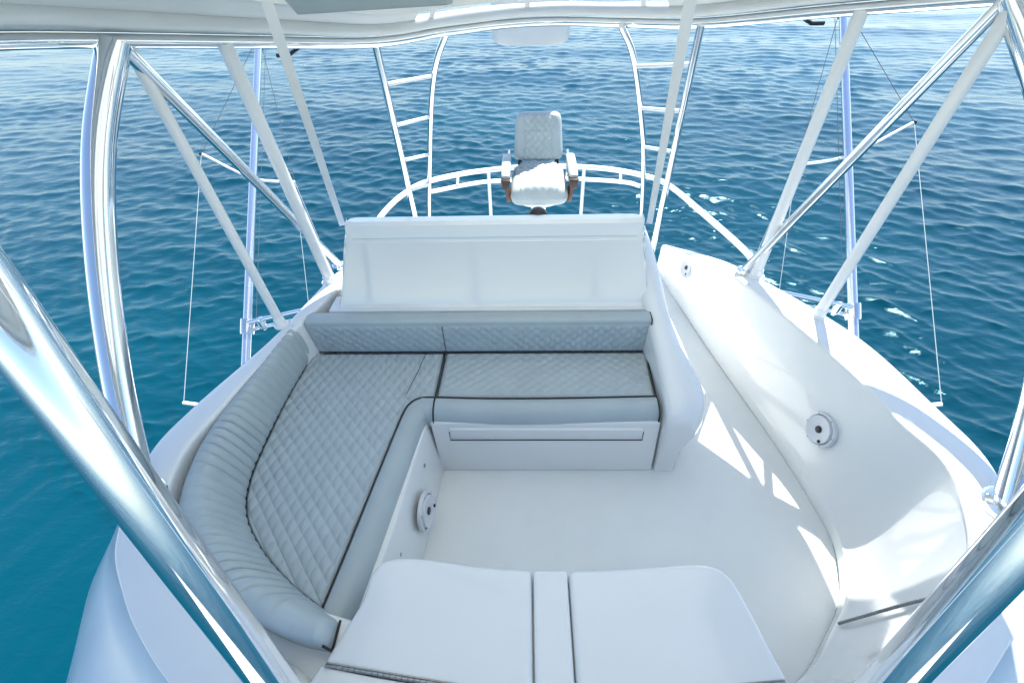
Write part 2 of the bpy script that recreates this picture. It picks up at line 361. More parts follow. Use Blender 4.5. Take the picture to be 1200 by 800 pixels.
def roll(path, side, zt=SEAT, w=.125, drop=.17):
    """smooth bolster roll hanging over the front edge of a seat; path follows the piping, side = outward normal fn"""
    P, _ = resample(catmull(path, 8), .03); rings = []
    for i in range(len(P)):
        tg = P[min(i+1, len(P)-1)]-P[max(i-1, 0)]; nr = np.array([tg[1], -tg[0]]); nr /= np.linalg.norm(nr); nr = nr*side
        prof = [(.0, -.06), (.0, .002), (.012, .010), (.04, .013), (.07, .006), (.095, -.012), (.114, -.04), (.122, -.075), (.118, -.11), (.10, -.145), (.08, -.16), (.03, -.16)]
        rings.append([(P[i][0]+nr[0]*a*w/.125, P[i][1]+nr[1]*a*w/.125, zt+b) for a, b in prof])
    return loft(rings, True, True)
def welt(name, path, parent, r=.0046):
    return mesh_obj(name, *tube(path, r, 8), 'welt', parent, 1.0)
def pipe_x(y):   # inner edge (piping) of port seat
    return np.interp(y, [.5, .62, 1.0, 1.6, 1.66, 1.70, 1.725, 1.73, 2.2], [-.835, -.82, -.772, -.695, -.675, -.64, -.58, -.535, -.525])
def outer_x(y):  # edge against curved bolster
    return np.interp(y, oy, ox)
oc = catmull([(-.815, .615), (-.965, .695), (-1.15, .83), (-1.31, 1.0), (-1.385, 1.2), (-1.405, 1.5), (-1.405, 1.8), (-1.38, 2.12)], 10)
ox, oy = oc[:, 0], oc[:, 1]
def cushions():
    # port seat
    t = thing('port_seat_cushion', (-1.0, 1.4, .39), 'large grey quilted seat cushion filling the left leg of the L-shaped lounge', 'seat cushion', 'lounge seat cushions')
    ys = np.unique(np.r_[np.arange(.625, 2.12, .0068), np.linspace(1.6, 1.74, 30)])
    V, F = ruled_top(outer_x, pipe_x, ys, 150, lambda x, y: quilt(x*.985+y*.17, y*.985-x*.17, .060, .098, .011))
    mesh_obj('quilted_top', V, F, 'vinyl', t, 1.2)
    pp = [(-.825, .60), (-.80, .78), (-.772, 1.0), (-.735, 1.3), (-.695, 1.6), (-.665, 1.69), (-.61, 1.728), (-.535, 1.733)]
    V, F = roll(pp, 1); mesh_obj('front_roll', V, F, 'vinyl2', t, .9)
    P = catmull(pp, 8); welt('piping', np.c_[P, np.full(len(P), SEAT+.0085)], t)
    # thin seam in the corner infill
    welt('seam', [(-.70, 1.75, SEAT+.0125), (-.665, 1.93, SEAT+.0125), (-.64, 2.10, SEAT+.009)], t, .0018)
    # bench seat
    t = thing('bench_seat_cushion', (.12, 1.9, .39), 'grey quilted bench seat cushion in front of the white helm console', 'seat cushion', 'lounge seat cushions')
    V, F = ruled_top(lambda y: np.interp(y, [1.73, 2.12], [-.522, -.512]), lambda y: np.interp(y, [1.73, 2.12], [.738, .757]), np.arange(1.735, 2.121, .0068), 190, lambda x, y: quilt(x, y, .074, .060, .009))
    mesh_obj('quilted_top', V, F, 'vinyl', t, 1.2)
    pb = [(-.522, 1.733), (-.2, 1.722), (.2, 1.724), (.74, 1.738)]
    V, F = roll(pb, 1); mesh_obj('front_roll', V, F, 'vinyl2', t, .9)
    P = catmull(pb, 8); welt('piping', np.c_[P, np.full(len(P), SEAT+.0085)], t)
    e = [(-.524, 2.12, SEAT-.004), (-.53, 1.74, SEAT+.006), (-.53, 1.70, SEAT+.013), (-.53, 1.63, SEAT-.01), (-.53, 1.605, SEAT-.08), (-.53, 1.63, SEAT-.15)]
    welt('piping', catmull(e, 5), t, .0035)
    e = [(.758, 2.12, SEAT), (.742, 1.74, SEAT+.006), (.742, 1.70, SEAT+.013), (.742, 1.63, SEAT-.01), (.742, 1.613, SEAT-.08), (.742, 1.63, SEAT-.15)]
    welt('piping', catmull(e, 5), t, .0045)
    # back cushion across the bench
    t = thing('back_cushion', (-.3, 2.17, .45), 'long low grey quilted backrest cushion running along the foot of the helm console', 'backrest cushion')
    xs = np.arange(-1.36, .755, .0068); zs = np.linspace(.44, .675, 34)
    X, Zg = np.meshgrid(xs, zs, indexing='ij'); d = np.minimum(np.minimum(X-xs[0], xs[-1]-X), np.minimum(Zg-zs[0], zs[-1]-Zg))
    Yg = 2.128-(Zg-.44)*.02-quilt(X, Zg-.44, .066, .066, .009)*np.clip(d/.02, .1, 1)
    V = np.stack([X, Yg, Zg], -1).reshape(-1, 3).tolist(); mesh_obj('quilted_face', V, grid_faces(len(xs), len(zs)), 'vinyl', t, 1.2)
    x0, x1 = xs[0], xs[-1]
    prof = [(2.1233, .675), (2.122, .69), (2.128, .700), (2.145, .706), (2.18, .708), (2.215, .704), (2.228, .69), (2.23, .44), (2.13, .44)]
    bb = MB(); bb.add(*loft([[(x, a, b) for a, b in prof] for x in (x0, x0+.02, x1-.02, x1)], True, True)); bb.build('top_band', 'vinyl2', t, .8)
    welt('piping', [(x1+.001, 2.135, .44), (x1+.001, 2.118, .68), (x1+.001, 2.13, .703), (x1+.001, 2.22, .706)], t, .0045)
    welt('piping', [(-1.36, 2.124, .452), (-.5, 2.122, .452), (.75, 2.124, .452)], t, .0038)
    welt('seam', [(-.515, 2.117, .46), (-.515, 2.116, .67)], t, .002)
    # curved side bolster with channels
    t = thing('curved_bolster', (-1.4, 1.2, .45), 'curved grey channel-stitched bolster along the left coaming beside the seat', 'backrest cushion')
    lo = catmull([(-1.375, 2.14), (-1.40, 1.8), (-1.405, 1.5), (-1.385, 1.2), (-1.31, 1.0), (-1.15, .83), (-.965, .695), (-.82, .61), (-.70, .545)], 12)
    hi = catmull([(-1.415, 2.12), (-1.455, 1.77), (-1.495, 1.47), (-1.495, 1.2), (-1.425, .95), (-1.275, .765), (-1.075, .615), (-.85, .515), (-.70, .475)], 12)
    d = np.r_[0, np.cumsum(np.linalg.norm(np.diff(lo, axis=0), axis=1))]; s = np.linspace(0, d[-1], int(d[-1]/.0045))
    lo = np.stack([np.interp(s, d, lo[:, k]) for k in (0, 1)], 1); hi = np.stack([np.interp(s, d, hi[:, k]) for k in (0, 1)], 1)
    rings = []; n = len(s); Lt = d[-1]
    for i in range(n):
        a, b = lo[i], hi[i]; nr = (a-b); nr /= (np.linalg.norm(nr)+1e-9)
        on = 1 if s[i] < Lt-.17 else 0
        ch = (abs(math.sin(math.pi*s[i]/.050))**.35-1.0)*.019*on
        er = min(s[i], Lt-s[i]); sh = 1-max(0, 1-er/.02)**2*.25
        zt = .70-.02*max(0, 1-er/.02)
        ring = []
        prof = [(0.0, .44, 0), (0.02, .46, .010), (.1, .50, .018), (.28, .56, .021), (.46, .62, .021), (.62, .668, .019), (.74, .694, .013), (.83, .703, .005), (1.0, .705, 0), (1.2, .700, -.006), (1.3, .68, -.012), (1.3, .44, 0)]
        for f, z, o in prof:
            k = (1 if .01 < f < .95 else (.6 if .95 < f < 1.25 else 0))
            q = a+(b-a)*f+nr*(o*sh+ch*k*.7); ring.append((q[0], q[1], z-(.70-zt)*(z > .5)+ch*k*.7))
        rings.append(ring)
    V, F = loft(rings, True, True); mesh_obj('channelled_cover', V, F, 'vinyl', t, 1.2)
    P = np.c_[lo, np.full(n, .453)][::6]; P[:, 0] += .004; welt('piping', P[:-6], t, .003)
    e = rings[-1]; welt('piping', [(x+.004, y-.002, max(z, .565)) for x, y, z in (e[10], e[11], e[0], e[1], e[2])], t, .005)
cushions()

# ------------------------------------------------------------------ helm console
def console():
    t = thing('helm_console', (-.2, 2.5, 0), 'wide white helm console standing behind the grey bench backrest', 'console')
    xs = lambda z: (np.interp(z, [.70, 1.12, 1.2], [-1.20, -1.075, -1.08]), np.interp(z, [.70, 1.12, 1.2], [.775, .69, .70]))
    prof = [(2.262, .701, 0), (2.285, .715, 0), (2.30, .745, 0), (2.375, 1.10, 0), (2.385, 1.105, -.012), (2.39, 1.118, -.012), (2.385, 1.125, 0), (2.40, 1.165, 0), (2.41, 1.19, .004), (2.44, 1.203, .012)]
    rings = []
    rim = []
    back = [(2.515, 1.195, .014), (2.55, 1.15, .0), (2.88, .70, 0)]
    for y, z, ins in prof+back:
        a, b = xs(z); a, b = a+ins, b-ins; y2 = y
        rings.append([(a, y2+.05, z), (a+.012, y2+.015, z), (a+.05, y2, z), (a+.3, y2, z), (b-.3, y2, z), (b-.05, y2, z), (b-.012, y2+.015, z), (b, y2+.05, z)] if y < 2.48 else
                     [(a, y2-.05, z), (a+.012, y2-.015, z), (a+.05, y2, z), (a+.3, y2, z), (b-.3, y2, z), (b-.05, y2, z), (b-.012, y2-.015, z), (b, y2-.05, z)])
    V, F = loft(rings)
    n = len(rings)
    F.append([i*8 for i in range(n)]); F.append([i*8+7 for i in range(n-1, -1, -1)])
    mesh_obj('console_body', V, F, 'gel', t, .5)
    box('console_plinth', (-1.08, 2.44, 0), (.74, 2.86, .699), 'gel', t, .01)
    # starboard arm pod sweeping down beside the bench
    st = [  # y, x inner, x outer, top z
        (2.84, .66, .80, 1.02), (2.60, .68, .84, .93), (2.42, .70, .865, .83), (2.2, .735, .885, .72), (2.0, .755, .925, .64), (1.82, .762, .99, .575), (1.70, .765, 1.005, .54), (1.64, .765, .99, .52), (1.59, .766, .97, .49), (1.56, .768, .95, .46), (1.545, .772, .93, .425), (1.54, .78, .905, .385)]
    rings = []
    for y, a, b, z in st:
        zz = max(.0, z); r_ = .05
        k = np.interp(y, [1.55, 1.9, 2.4], [1.0, .6, .15]); q_ = min(1., max(0., (y-1.54)/.12))
        xb = lambda f: b-(b-a)*.32*f*k   # lower body tucks in under the arm
        rings.append([(a, y, .0), (a, y, zz-.05), (a+.008, y, zz-.018), (a+.03, y, zz-.003), (a+.07, y, zz+.002), (b-.07, y, zz), (b-.03, y, zz-.012), (b-.006, y, zz-.045), (b, y, zz-.09), (xb(.25), y+.012*q_, zz-.13-.03*q_), (xb(.8), y+.03*q_, (zz-.09)*.62), (xb(1), y+.02*q_, .10), (xb(.95), y, 0.0)])
    V, F = loft(rings, True, True); mesh_obj('arm_pod', V, F, 'gel', t, .8)
    V, F = lathe([(.064, -.05), (.064, .0), (.055, .026), (.037, .044), (.015, .052), (.001, .053)], (.075, 2.56, 1.165), (0, 0, 1), 28)
    c = tag(mesh_obj('compass', V, F, 'black', None, 1.0), 'small black dome compass on top of the helm console below the chair', 'compass')
console()

# ------------------------------------------------------------------ foreground storage locker
def locker():
    t = thing('storage_locker', (.09, .5, 0), 'white storage locker with two lids at the front of the cockpit', 'storage locker')
    Z = .62
    far = catmull([(-.615, .60), (-.60, .705), (-.545, .755), (-.40, .757), (-.2, .732), (.02, .718), (.16, .718), (.38, .728), (.6, .745), (.72, .738), (.775, .69), (.80, .60)], 6)
    near = catmull([(-.70, .40), (-.45, .365), (-.2, .34), (.02, .33), (.16, .33), (.38, .335), (.6, .345), (.85, .37)], 6)
    fl = [p for p in far]
    outline = [tuple(near[0])]+[tuple(p) for p in fl]+[tuple(near[-1])]+[tuple(p) for p in near[::-1][1:-1]]
    c = np.array([.09, .5])
    def ring(z, grow=0., y0=None): return [(c[0]+(x-c[0])*(1+grow), c[1]+(y-c[1])*(1+grow*1.6), z) for x, y in outline]
    V, F = loft([ring(0, -.02), ring(.5, -.012), ring(Z-.05, -.012)], True, True); mesh_obj('locker_body', V, F, 'gel', t, .6)
    # lids: clipped outline between x bounds
    def lid(name, xa, xb):
        fx = [p for p in far if xa+.015 < p[0] < xb-.015]; nx = [p for p in near if xa < p[0] < xb]
        fi = lambda x: np.interp(x, far[6:-6, 0], far[6:-6, 1]); ni = lambda x: np.interp(x, near[:, 0], near[:, 1])
        pts = []
        if xa > -.6: pts += [(xa, ni(xa)), (xa, fi(xa))]
        else: pts += [tuple(near[0])]
        pts += [tuple(p) for p in fx]
        if xb < .7: pts += [(xb, fi(xb)), (xb, ni(xb))]
        else: pts += [tuple(near[-1])]
        pts += [tuple(p) for p in nx[::-1] if not (abs(p[0]-xa) < .02 or abs(p[0]-xb) < .02)]
        cl = [pts[0]]
        for p in pts[1:]:
            if math.hypot(p[0]-cl[-1][0], p[1]-cl[-1][1]) > .012: cl.append(p)
        if math.hypot(cl[0][0]-cl[-1][0], cl[0][1]-cl[-1][1]) < .012: cl.pop()
        bevel_poly([[(x, y, Z-.06) for x, y in cl], [(x, y, Z) for x, y in cl]], name, 'gel', t, .022 if name == 'lid' else .014, 5, .9)
    bk = [tuple(p) for p in near]+[(.93, .22), (.1, .17), (-.78, .24)]
    bevel_poly([[(x, y-.004, .0) for x, y in bk], [(x, y-.004, Z-.003) for x, y in bk]], 'fixed_top', 'gel', t, .004, 2, .9)
    lid('lid', -.9, .0175); lid('centre_strip', .0225, .1535); lid('lid', .1585, .95)
    for a, b in (((-.685, .397), (-.23, .3445)), ((.50, .343), (.835, .371))):
        hb = MB(); a, b = np.array([*a, Z+.001]), np.array([*b, Z+.001]); nk = 22
        for k in range(nk): hb.add(*tube([a+(b-a)*(k/nk), a+(b-a)*((k+.9)/nk)], .0055, 8))
        hb.add(*tube([a+np.array([0, .008, -.001]), b+np.array([0, .008, -.001])], .003, 6)); hb.build('hinge', 'steel', t, 1.0)
locker()

# ------------------------------------------------------------------ round speakers
def speaker(center, axis, rad, label):
    t = thing('speaker', center, label, 'speaker', 'round cockpit speakers')
    c = Vector(center); ax = Vector(axis).normalized(); r = rad
    fl_ = mesh_obj('flange', *lathe([(r, -.01), (r, .004), (r*.97, .009), (r*.86, .011), (r*.83, .006), (r*.83, -.005)], c, ax, 40), 'spk', t, .6)
    mesh_obj('grille', *lathe([(r*.80, -.005), (r*.80, .016), (r*.77, .021), (r*.6, .018), (r*.3, .014), (r*.2, .013)], c, ax, 40), 'spk', t, .6)
    mesh_obj('gap_ring', *lathe([(r*.825, -.004), (r*.825, .003), (r*.80, .003)], c, ax, 40), 'gap', t, .6)
    mesh_obj('centre_plug', *lathe([(r*.2, .005), (r*.2, .018), (r*.14, .02), (.001, .019)], c, ax, 24), 'black', t, .6)
    q = ax.to_track_quat('Z', 'Y')
    for k in range(6):
        a_ = k*math.pi/3+.3; p = c+q @ Vector((r*.91*math.cos(a_), r*.91*math.sin(a_), .0095))
        mesh_obj('screw', *lathe([(.0045, 0), (.0045, .002), (.002, .003)], p, ax, 8), 'steel', fl_, .6)
    p = c+q @ Vector((r*.52, -r*.40, .012))
    mesh_obj('catch', *lathe([(r*.09, 0), (r*.09, .012), (r*.05, .014)], p, ax, 10), 'black', t, .6)
speaker((-.535, 1.185, .175), (1, -.09, .12), .105, 'round white speaker low in the white base of the left lounge')
speaker((1.640, 1.59, .345), (-1, -.10, .22), .10, 'large round white speaker on the right coaming wall')
speaker((1.33, 3.21, .36), (-1, -.15, .3), .085, 'far small round white speaker at the aft end of the right coaming')

# ------------------------------------------------------------------ helm chair
def chair():
    t = thing('helm_chair', (.11, 3.65, 0), 'white quilted helm chair with armrests behind the console', 'chair')
    cx = .11
    def pad(name, w, h, th, frame, round_=.06, qk=None, qx=None, taper=0.0, crown=.02):
        """soft pad: local u across, v along, n out; frame(u,v,n)->world"""
        nu, nv = 60, 60; V = []; 
        us = np.linspace(-1, 1, nu); vs2 = np.linspace(-1, 1, nv)
        for side in (1, -1):
            for u in us:
                for v in vs2:
                    # squircle mapping for rounded corners
                    p = 7.0; m_ = max(abs(u), abs(v)); L = (abs(u)**p+abs(v)**p)**(1/p) if m_ else 1
                    uu, vv = (u*m_/L, v*m_/L) if L else (0, 0)
                    x = uu*w/2*(1-taper*(vv+1)/2); y = vv*h/2
                    edge = max(0., 1-m_); e = 1-(1-min(1, edge/.18))**2; e = math.sqrt(max(0, e))
                    n = side*(th/2*e)+(crown*(1-uu*uu) if side > 0 else 0)*e
                    if side > 0 and qk and abs(x) < qx: n += float(quilt(x, y, qk, qk*1.1, .015))*e
                    V.append(frame(x, y, n))
        F = grid_faces(nu, nv); F2 = [[i+nu*nv for i in f[::-1]] for f in F]
        return mesh_obj(name, V, F+F2, 'vinyl', t, 1.2)
    br = R(14)
    fb = lambda x, y, n: (cx+x, 3.90+.02+y*math.sin(br)-n*math.cos(br), 1.19+y*math.cos(br)+n*math.sin(br))
    pad('backrest', .415, .37, .09, fb, qk=.058, qx=.115, taper=.12)
    sr = R(8)
    fs = lambda x, y, n: (cx+x, 3.63+y*math.cos(sr)-n*math.sin(sr)*0, .905+y*math.sin(sr)+n*math.cos(sr))
    pad('seat', .47, .44, .13, fs, qk=.06, qx=.15, taper=.08, crown=.025)
    for sgn in (-1, 1):
        a = thing_part_arm(t, cx, sgn)
    # hinge bar and brackets between seat and back
    tube_obj('hinge_bar', [(cx-.17, 3.865, .975), (cx+.17, 3.865, .975)], .018, 'chrome', t)
    for sgn in (-1, 1):
        bevel_poly([[(cx+sgn*.155-.016, 3.83, .94), (cx+sgn*.155+.016, 3.83, .94), (cx+sgn*.155+.016, 3.86, .94), (cx+sgn*.155-.016, 3.86, .94)],
                    [(cx+sgn*.155-.016, 3.86, 1.05), (cx+sgn*.155+.016, 3.86, 1.05), (cx+sgn*.155+.016, 3.885, 1.05), (cx+sgn*.155-.016, 3.885, 1.05)]], 'back_bracket', 'black', t, .004)
    mesh_obj('seat_pan', *lathe([(.21, -.02), (.215, .0), (.19, .02)], (cx, 3.63, .825), (0, 0, 1), 32), 'whitepipe', t, .6)
    mesh_obj('pedestal', *lathe([(.17, 0), (.17, .012), (.10, .03), (.062, .06), (.055, .5), (.07, .74), (.10, .81)], (cx, 3.63, .002), (0, 0, 1), 28), 'chrome', t, .6)
def thing_part_arm(t, cx, s):
    x = cx+s*.262
    rings = []
    for y, z, w, h in [(3.44, 1.046, .026, .012), (3.46, 1.05, .034, .019), (3.55, 1.054, .037, .022), (3.75, 1.058, .038, .024), (3.84, 1.058, .036, .022), (3.86, 1.056, .028, .016)]:
        rings.append([(x+w*math.copysign(abs(math.cos(a))**.6, math.cos(a)), y, z+h*math.copysign(abs(math.sin(a))**.6, math.sin(a))) for a in np.linspace(0, 2*math.pi, 17)[:-1]])
    mesh_obj('armrest', *loft(rings, True, True), 'vinyl2', t, .9)
    bevel_poly([[(x-.026, 3.42, .955), (x+.026, 3.42, .955), (x+.026, 3.78, .955), (x-.026, 3.78, .955)], [(x-.037, 3.405, 1.035), (x+.037, 3.405, 1.035), (x+.037, 3.82, 1.035), (x-.037, 3.82, 1.035)]], 'arm_rail', 'darkteak', t, .004)
    bevel_poly([[(x-s*.02-.016, 3.47, .83), (x-s*.02+.016, 3.47, .83), (x-s*.02+.016, 3.66, .83), (x-s*.02-.016, 3.66, .83)], [(x-.014, 3.46, .985), (x+.014, 3.46, .985), (x+.014, 3.56, .985), (x-.014, 3.56, .985)]], 'arm_post', 'teak', t, .006)
    tube_obj('arm_bracket', [(x-s*.03, 3.86, .84), (x-s*.012, 3.85, .98), (x-s*.02, 3.90, 1.09)], .012, 'chrome', t, 5)
    return None
chair()

# ------------------------------------------------------------------ hardtop
EDGE = [(-.85, 3.05, 2.0), (-.50, 3.40, 1.995), (-.08, 3.62, 2.0), (.26, 3.65, 2.0), (.65, 3.48, 2.005), (1.0, 3.15, 2.035), (1.47, 2.72, 2.125), (1.90, 2.25, 2.21), (2.0, 1.85, 2.26), (1.93, 1.2, 2.31), (1.75, .3, 2.39),
        (1.3, -.5, 2.45), (.1, -.9, 2.48), (-1.15, -.5, 2.44), (-1.58, .3, 2.37), (-1.75, 1.2, 2.285), (-1.745, 1.75, 2.22), (-1.62, 2.08, 2.17), (-1.25, 2.55, 2.085)]
def hardtop():
    t = thing('hardtop', (.1, 1.5, 2.2), 'white hardtop canopy with a tubular rim above the cockpit', 'hardtop')
    P = catmull(EDGE, 8, True); n = len(P); c = np.array([.1, 1.3])
    rings = [[] for _ in range(9)]
    rim = np.vstack([P, P[:1]])
    mesh_obj('rim_tube', *tube(rim, .026, 14, 0, False), 'chrome', t, 1.0)
    # inward offset rings (underside, rising towards the middle)
    def ring(f, dz):
        out = []
        for p in P:
            d = np.array([c[0]-p[0], c[1]-p[1]]); L = np.linalg.norm(d); q = np.array([p[0], p[1]])+d/L*f
            out.append((q[0], q[1], p[2]+dz))
        return out
    def between(name, specs, mt, a=0.0):
        V, F = loft([ring(f, dz) for f, dz in specs], True); return mesh_obj(name, V, F, mt, t, .8)
    between('edge_valance', [(-.02, .028), (.02, .036), (.06, .046), (.10, .054), (.125, .062), (.05, .085), (-.03, .07), (-.03, .03)], 'fabric')
    # rolled curtain lying inside the rim
    RC = ring(.145, .082); RC = np.array(RC+RC[:1])
    rr_ = .036+.0012*np.sin(np.arange(len(RC))*.61)
    mesh_obj('rolled_curtain', *tube(RC, rr_, 14, 0, False), 'fabric', t, 1.2)
    rg = [ring(.17, .10), ring(.30, .15), ring(.36, .18)]
    V, F = loft([r[4:38] for r in rg]); mesh_obj('clear_panel', V, F, 'clear', t, .8)
    V, F = loft([r[37:]+r[:5] for r in rg]); mesh_obj('canopy_panel', V, F, 'fabric', t, .8)
    between('inner_frame', [(.36, .165), (.37, .155), (.42, .165), (.42, .20), (.36, .20)], 'fabric')
    # solid roof
    mid = []
    for f, z in ((.40, None), (.8, 2.50), (1.15, 2.66)):
        if z is None: mid.append(ring(f, .19))
        else:
            r = []
            for p in P:
                d = np.array([c[0]-p[0], c[1]-p[1]]); L = np.linalg.norm(d); ff = min(f, L*.8); q = np.array([p[0], p[1]])+d/L*ff
                r.append((q[0], q[1], max(z, p[2]+.2) if f > 1 else (p[2]+.19+z)/2))
            mid.append(r)
    top = [[(x, y, z+.05) for x, y, z in r] for r in mid[::-1]]
    V, F = loft(mid+top, True, False); nn = len(P)
    F.append([2*nn+k for k in range(nn)]); F.append([3*nn+k for k in range(nn)])
    mesh_obj('roof_shell', V, F, 'canopy', t, .8)
    # clear panel battens
    for k in (6, 18, 34, 46, 58):
        k = k % nn; a, b = np.array(ring(.17, .098)[k]), np.array(ring(.37, .178)[k])
        mesh_obj('batten', *band(a, b, .03, .006, P[(k+1) % nn]-P[k-1]), 'fabric', t)
hardtop()

# ------------------------------------------------------------------ tower frame
def bolts(parent, x, y, z, r):
    for k in range(4):
        a = math.pi/4+k*math.pi/2
        mesh_obj('bolt', *lathe([(.009, 0), (.009, .005), (.004, .008)], (x+r*math.cos(a), y+r*math.sin(a), z-.002), (0, 0, 1), 8), 'steel', parent, .6)
def tower():
    t = thing('tower_frame', (.1, .9, .72), 'polished pipe tower frame whose legs stand on the coaming and carry the hardtop', 'pipe frame')
    for sgn in (-1, 1):
        if sgn < 0:
            leg = [(-1.61, 2.08, 2.165), (-1.69, 1.83, 1.86), (-1.72, 1.57, 1.515), (-1.69, 1.26, 1.12), (-1.612, .945, .72)]
            br = [(-1.60, 2.09, 2.155), (-1.317, 2.72, .73)]; near = [(-.915, .69, 2.52), (-.81, .54, 2.05), (-.72, .41, 1.64), (-.63, .28, 1.22), (-.525, .125, .735)]
        else:
            leg = [(1.90, 2.24, 2.21), (2.03, 1.92, 1.86), (2.05, 1.58, 1.5), (2.0, 1.25, 1.12), (1.887, .92, .72)]
            br = [(1.88, 2.25, 2.20), (1.463, 2.61, .73)]; near = [(1.115, .69, 2.52), (1.01, .54, 2.05), (.92, .41, 1.64), (.83, .28, 1.22), (.725, .125, .735)]
        tube_obj('leg', leg, .054, 'chrome', t, 8, 24); tube_obj('brace', br, .027, 'chrome', t, 0, 16)
        tube_obj('front_leg', near, .044, 'chrome', t, 8, 28)
        for q, ax in ((leg[-1], (0, 0, 1)), (near[-1], (0, 0, 1))):
            pl_ = mesh_obj('base_plate', *lathe([(.095, -.008), (.095, .006), (.088, .012), (.06, .014), (.055, .03), (.049, .034)], (q[0], q[1], .73), ax, 28), 'chrome', t, .6); bolts(pl_, q[0], q[1], .74, .076)
        mesh_obj('base_plate', *lathe([(.05, -.006), (.05, .006), (.03, .012), (.026, .02)], (br[1][0], br[1][1], .728), (0, 0, 1), 20), 'chrome', t, .6)
tower()

# ------------------------------------------------------------------ enclosure straps
def strap(a, b, w, side, label, nm='curtain_strap', sag=.01):
    o = mesh_obj(nm, *band(a, b, w, .004, side, 8, sag), 'strap', None, .8)
    tag(o, label, 'strap', 'white enclosure straps')
def pole(a, b, r, label):
    t = thing('support_pole', b, label, 'pole', 'white poles from coaming to hardtop')
    tube_obj('pole_tube', [a, b], r, 'whitepipe', t, 0, 18)
    mesh_obj('foot_fitting', *lathe([(r*1.7, -.008), (r*1.7, .004), (r*1.25, .012), (r*1.15, .05), (r*1.02, .055)], (b[0], b[1], b[2]-.008), (a[0]-b[0], a[1]-b[1], a[2]-b[2]), 20), 'whitepipe', t, .6)
pole((-1.60, 2.13, 2.155), (-1.49, 2.10, .715), .026, 'white pole standing on the left coaming beside the outrigger base')
pole((-1.36, 2.41, 2.105), (-1.32, 2.53, .73), .034, 'thick white pole crossing behind the left polished brace')
pole((1.56, 2.62, 2.14), (1.52, 2.56, .73), .032, 'thick white pole crossing behind the right polished brace')
pole((1.89, 2.21, 2.20), (1.72, 2.13, .73), .029, 'white pole standing on the right coaming beside the outrigger base')
strap((-.80, 1.74, 2.31), (-1.155, 2.60, 1.10), .036, (.8, .4, 0), 'thin pale strap dropping to the left corner of the helm console')
strap((.46, 1.58, 2.30), (.77, 2.61, 1.08), .034, (.8, -.3, 0), 'thin pale strap dropping to the right corner of the helm console')

# ------------------------------------------------------------------ ladders, aft rail
def ladder(outer, inner, rungs, label):
    t = thing('ladder', (outer[-1][0], outer[-1][1], 0), label, 'ladder', 'ladders either side of the helm chair')
    tube_obj('outer_rail', outer, .023, 'chrome', t, 0, 14); tube_obj('inner_rail', inner, .021, 'chrome', t, 8, 14)
    for a, b in rungs:
        tube_obj('rung', [a, b], .013, 'whitepipe', t)
ladder([(-.855, 3.06, 2.0), (-.935, 3.55, .68), (-.985, 3.80, .02)], [(-.492, 3.4, 1.985), (-.594, 3.55, 1.819), (-.686, 3.7, 1.576), (-.80, 3.88, 1.10), (-.93, 4.03, .42), (-.98, 4.08, .02)],
       [((-.869, 3.148, 1.763), (-.643, 3.63, 1.706)), ((-.886, 3.248, 1.492), (-.733, 3.778, 1.397)), ((-.902, 3.349, 1.222), (-.806, 3.887, 1.072)), ((-.919, 3.449, .951), (-.862, 3.954, .785))],
       'left pipe ladder with white rungs rising from behind the console to the hardtop')
ladder([(.995, 3.12, 2.03), (1.09, 3.45, .48), (1.12, 3.56, .02)], [(.606, 3.45, 1.995), (.734, 3.6, 1.807), (.862, 3.75, 1.475), (1.0, 3.92, 1.02), (1.09, 4.0, .47), (1.14, 4.05, .02)],
       [((.768, 3.639, 1.733), (1.007, 3.162, 1.831)), ((.878, 3.769, 1.429), (1.024, 3.222, 1.553)), ((.981, 3.898, 1.099), (1.041, 3.281, 1.275))],
       'right pipe ladder with white rungs rising from behind the console to the hardtop')
def rail():
    t = thing('guard_rail', (.12, 4.3, 0), 'curved white guard rail around the aft edge behind the helm chair', 'railing')
    top = [(-1.285, 2.80, .66), (-1.17, 3.42, .76), (-1.02, 3.78, .80), (-.85, 4.0, .80), (-.44, 4.195, .80), (.13, 4.295, .80), (.67, 4.23, .80), (1.03, 4.055, .80), (1.22, 3.84, .80), (1.40, 3.35, .765), (1.56, 2.83, .725), (1.53, 2.66, .71)]
    tube_obj('top_rail', top, .0225, 'whitepipe', t, 8)
    tube_obj('mid_rail', [(-.89, 4.08, .66), (-.46, 4.27, .66), (-.13, 4.32, .66), (.3, 4.345, .66), (.69, 4.29, .66), (.96, 4.22, .66), (1.07, 4.13, .66)], .019, 'whitepipe', t, 8)
    for x, y, x2, y2 in [(-.62, 4.13, -.65, 4.18), (-.345, 4.225, -.35, 4.26), (.55, 4.25, .56, 4.27), (.87, 4.15, .90, 4.18)]:
        if abs(x+.62) < .01 or abs(x-.87) < .01: tube_obj('stanchion', [(x, y, .80), (x2, y2+.03, .66)], .014, 'whitepipe', t)
        else: tube_obj('stanchion', [(x, y, .80), (x2, y2, .005)], .017, 'whitepipe', t)
rail()

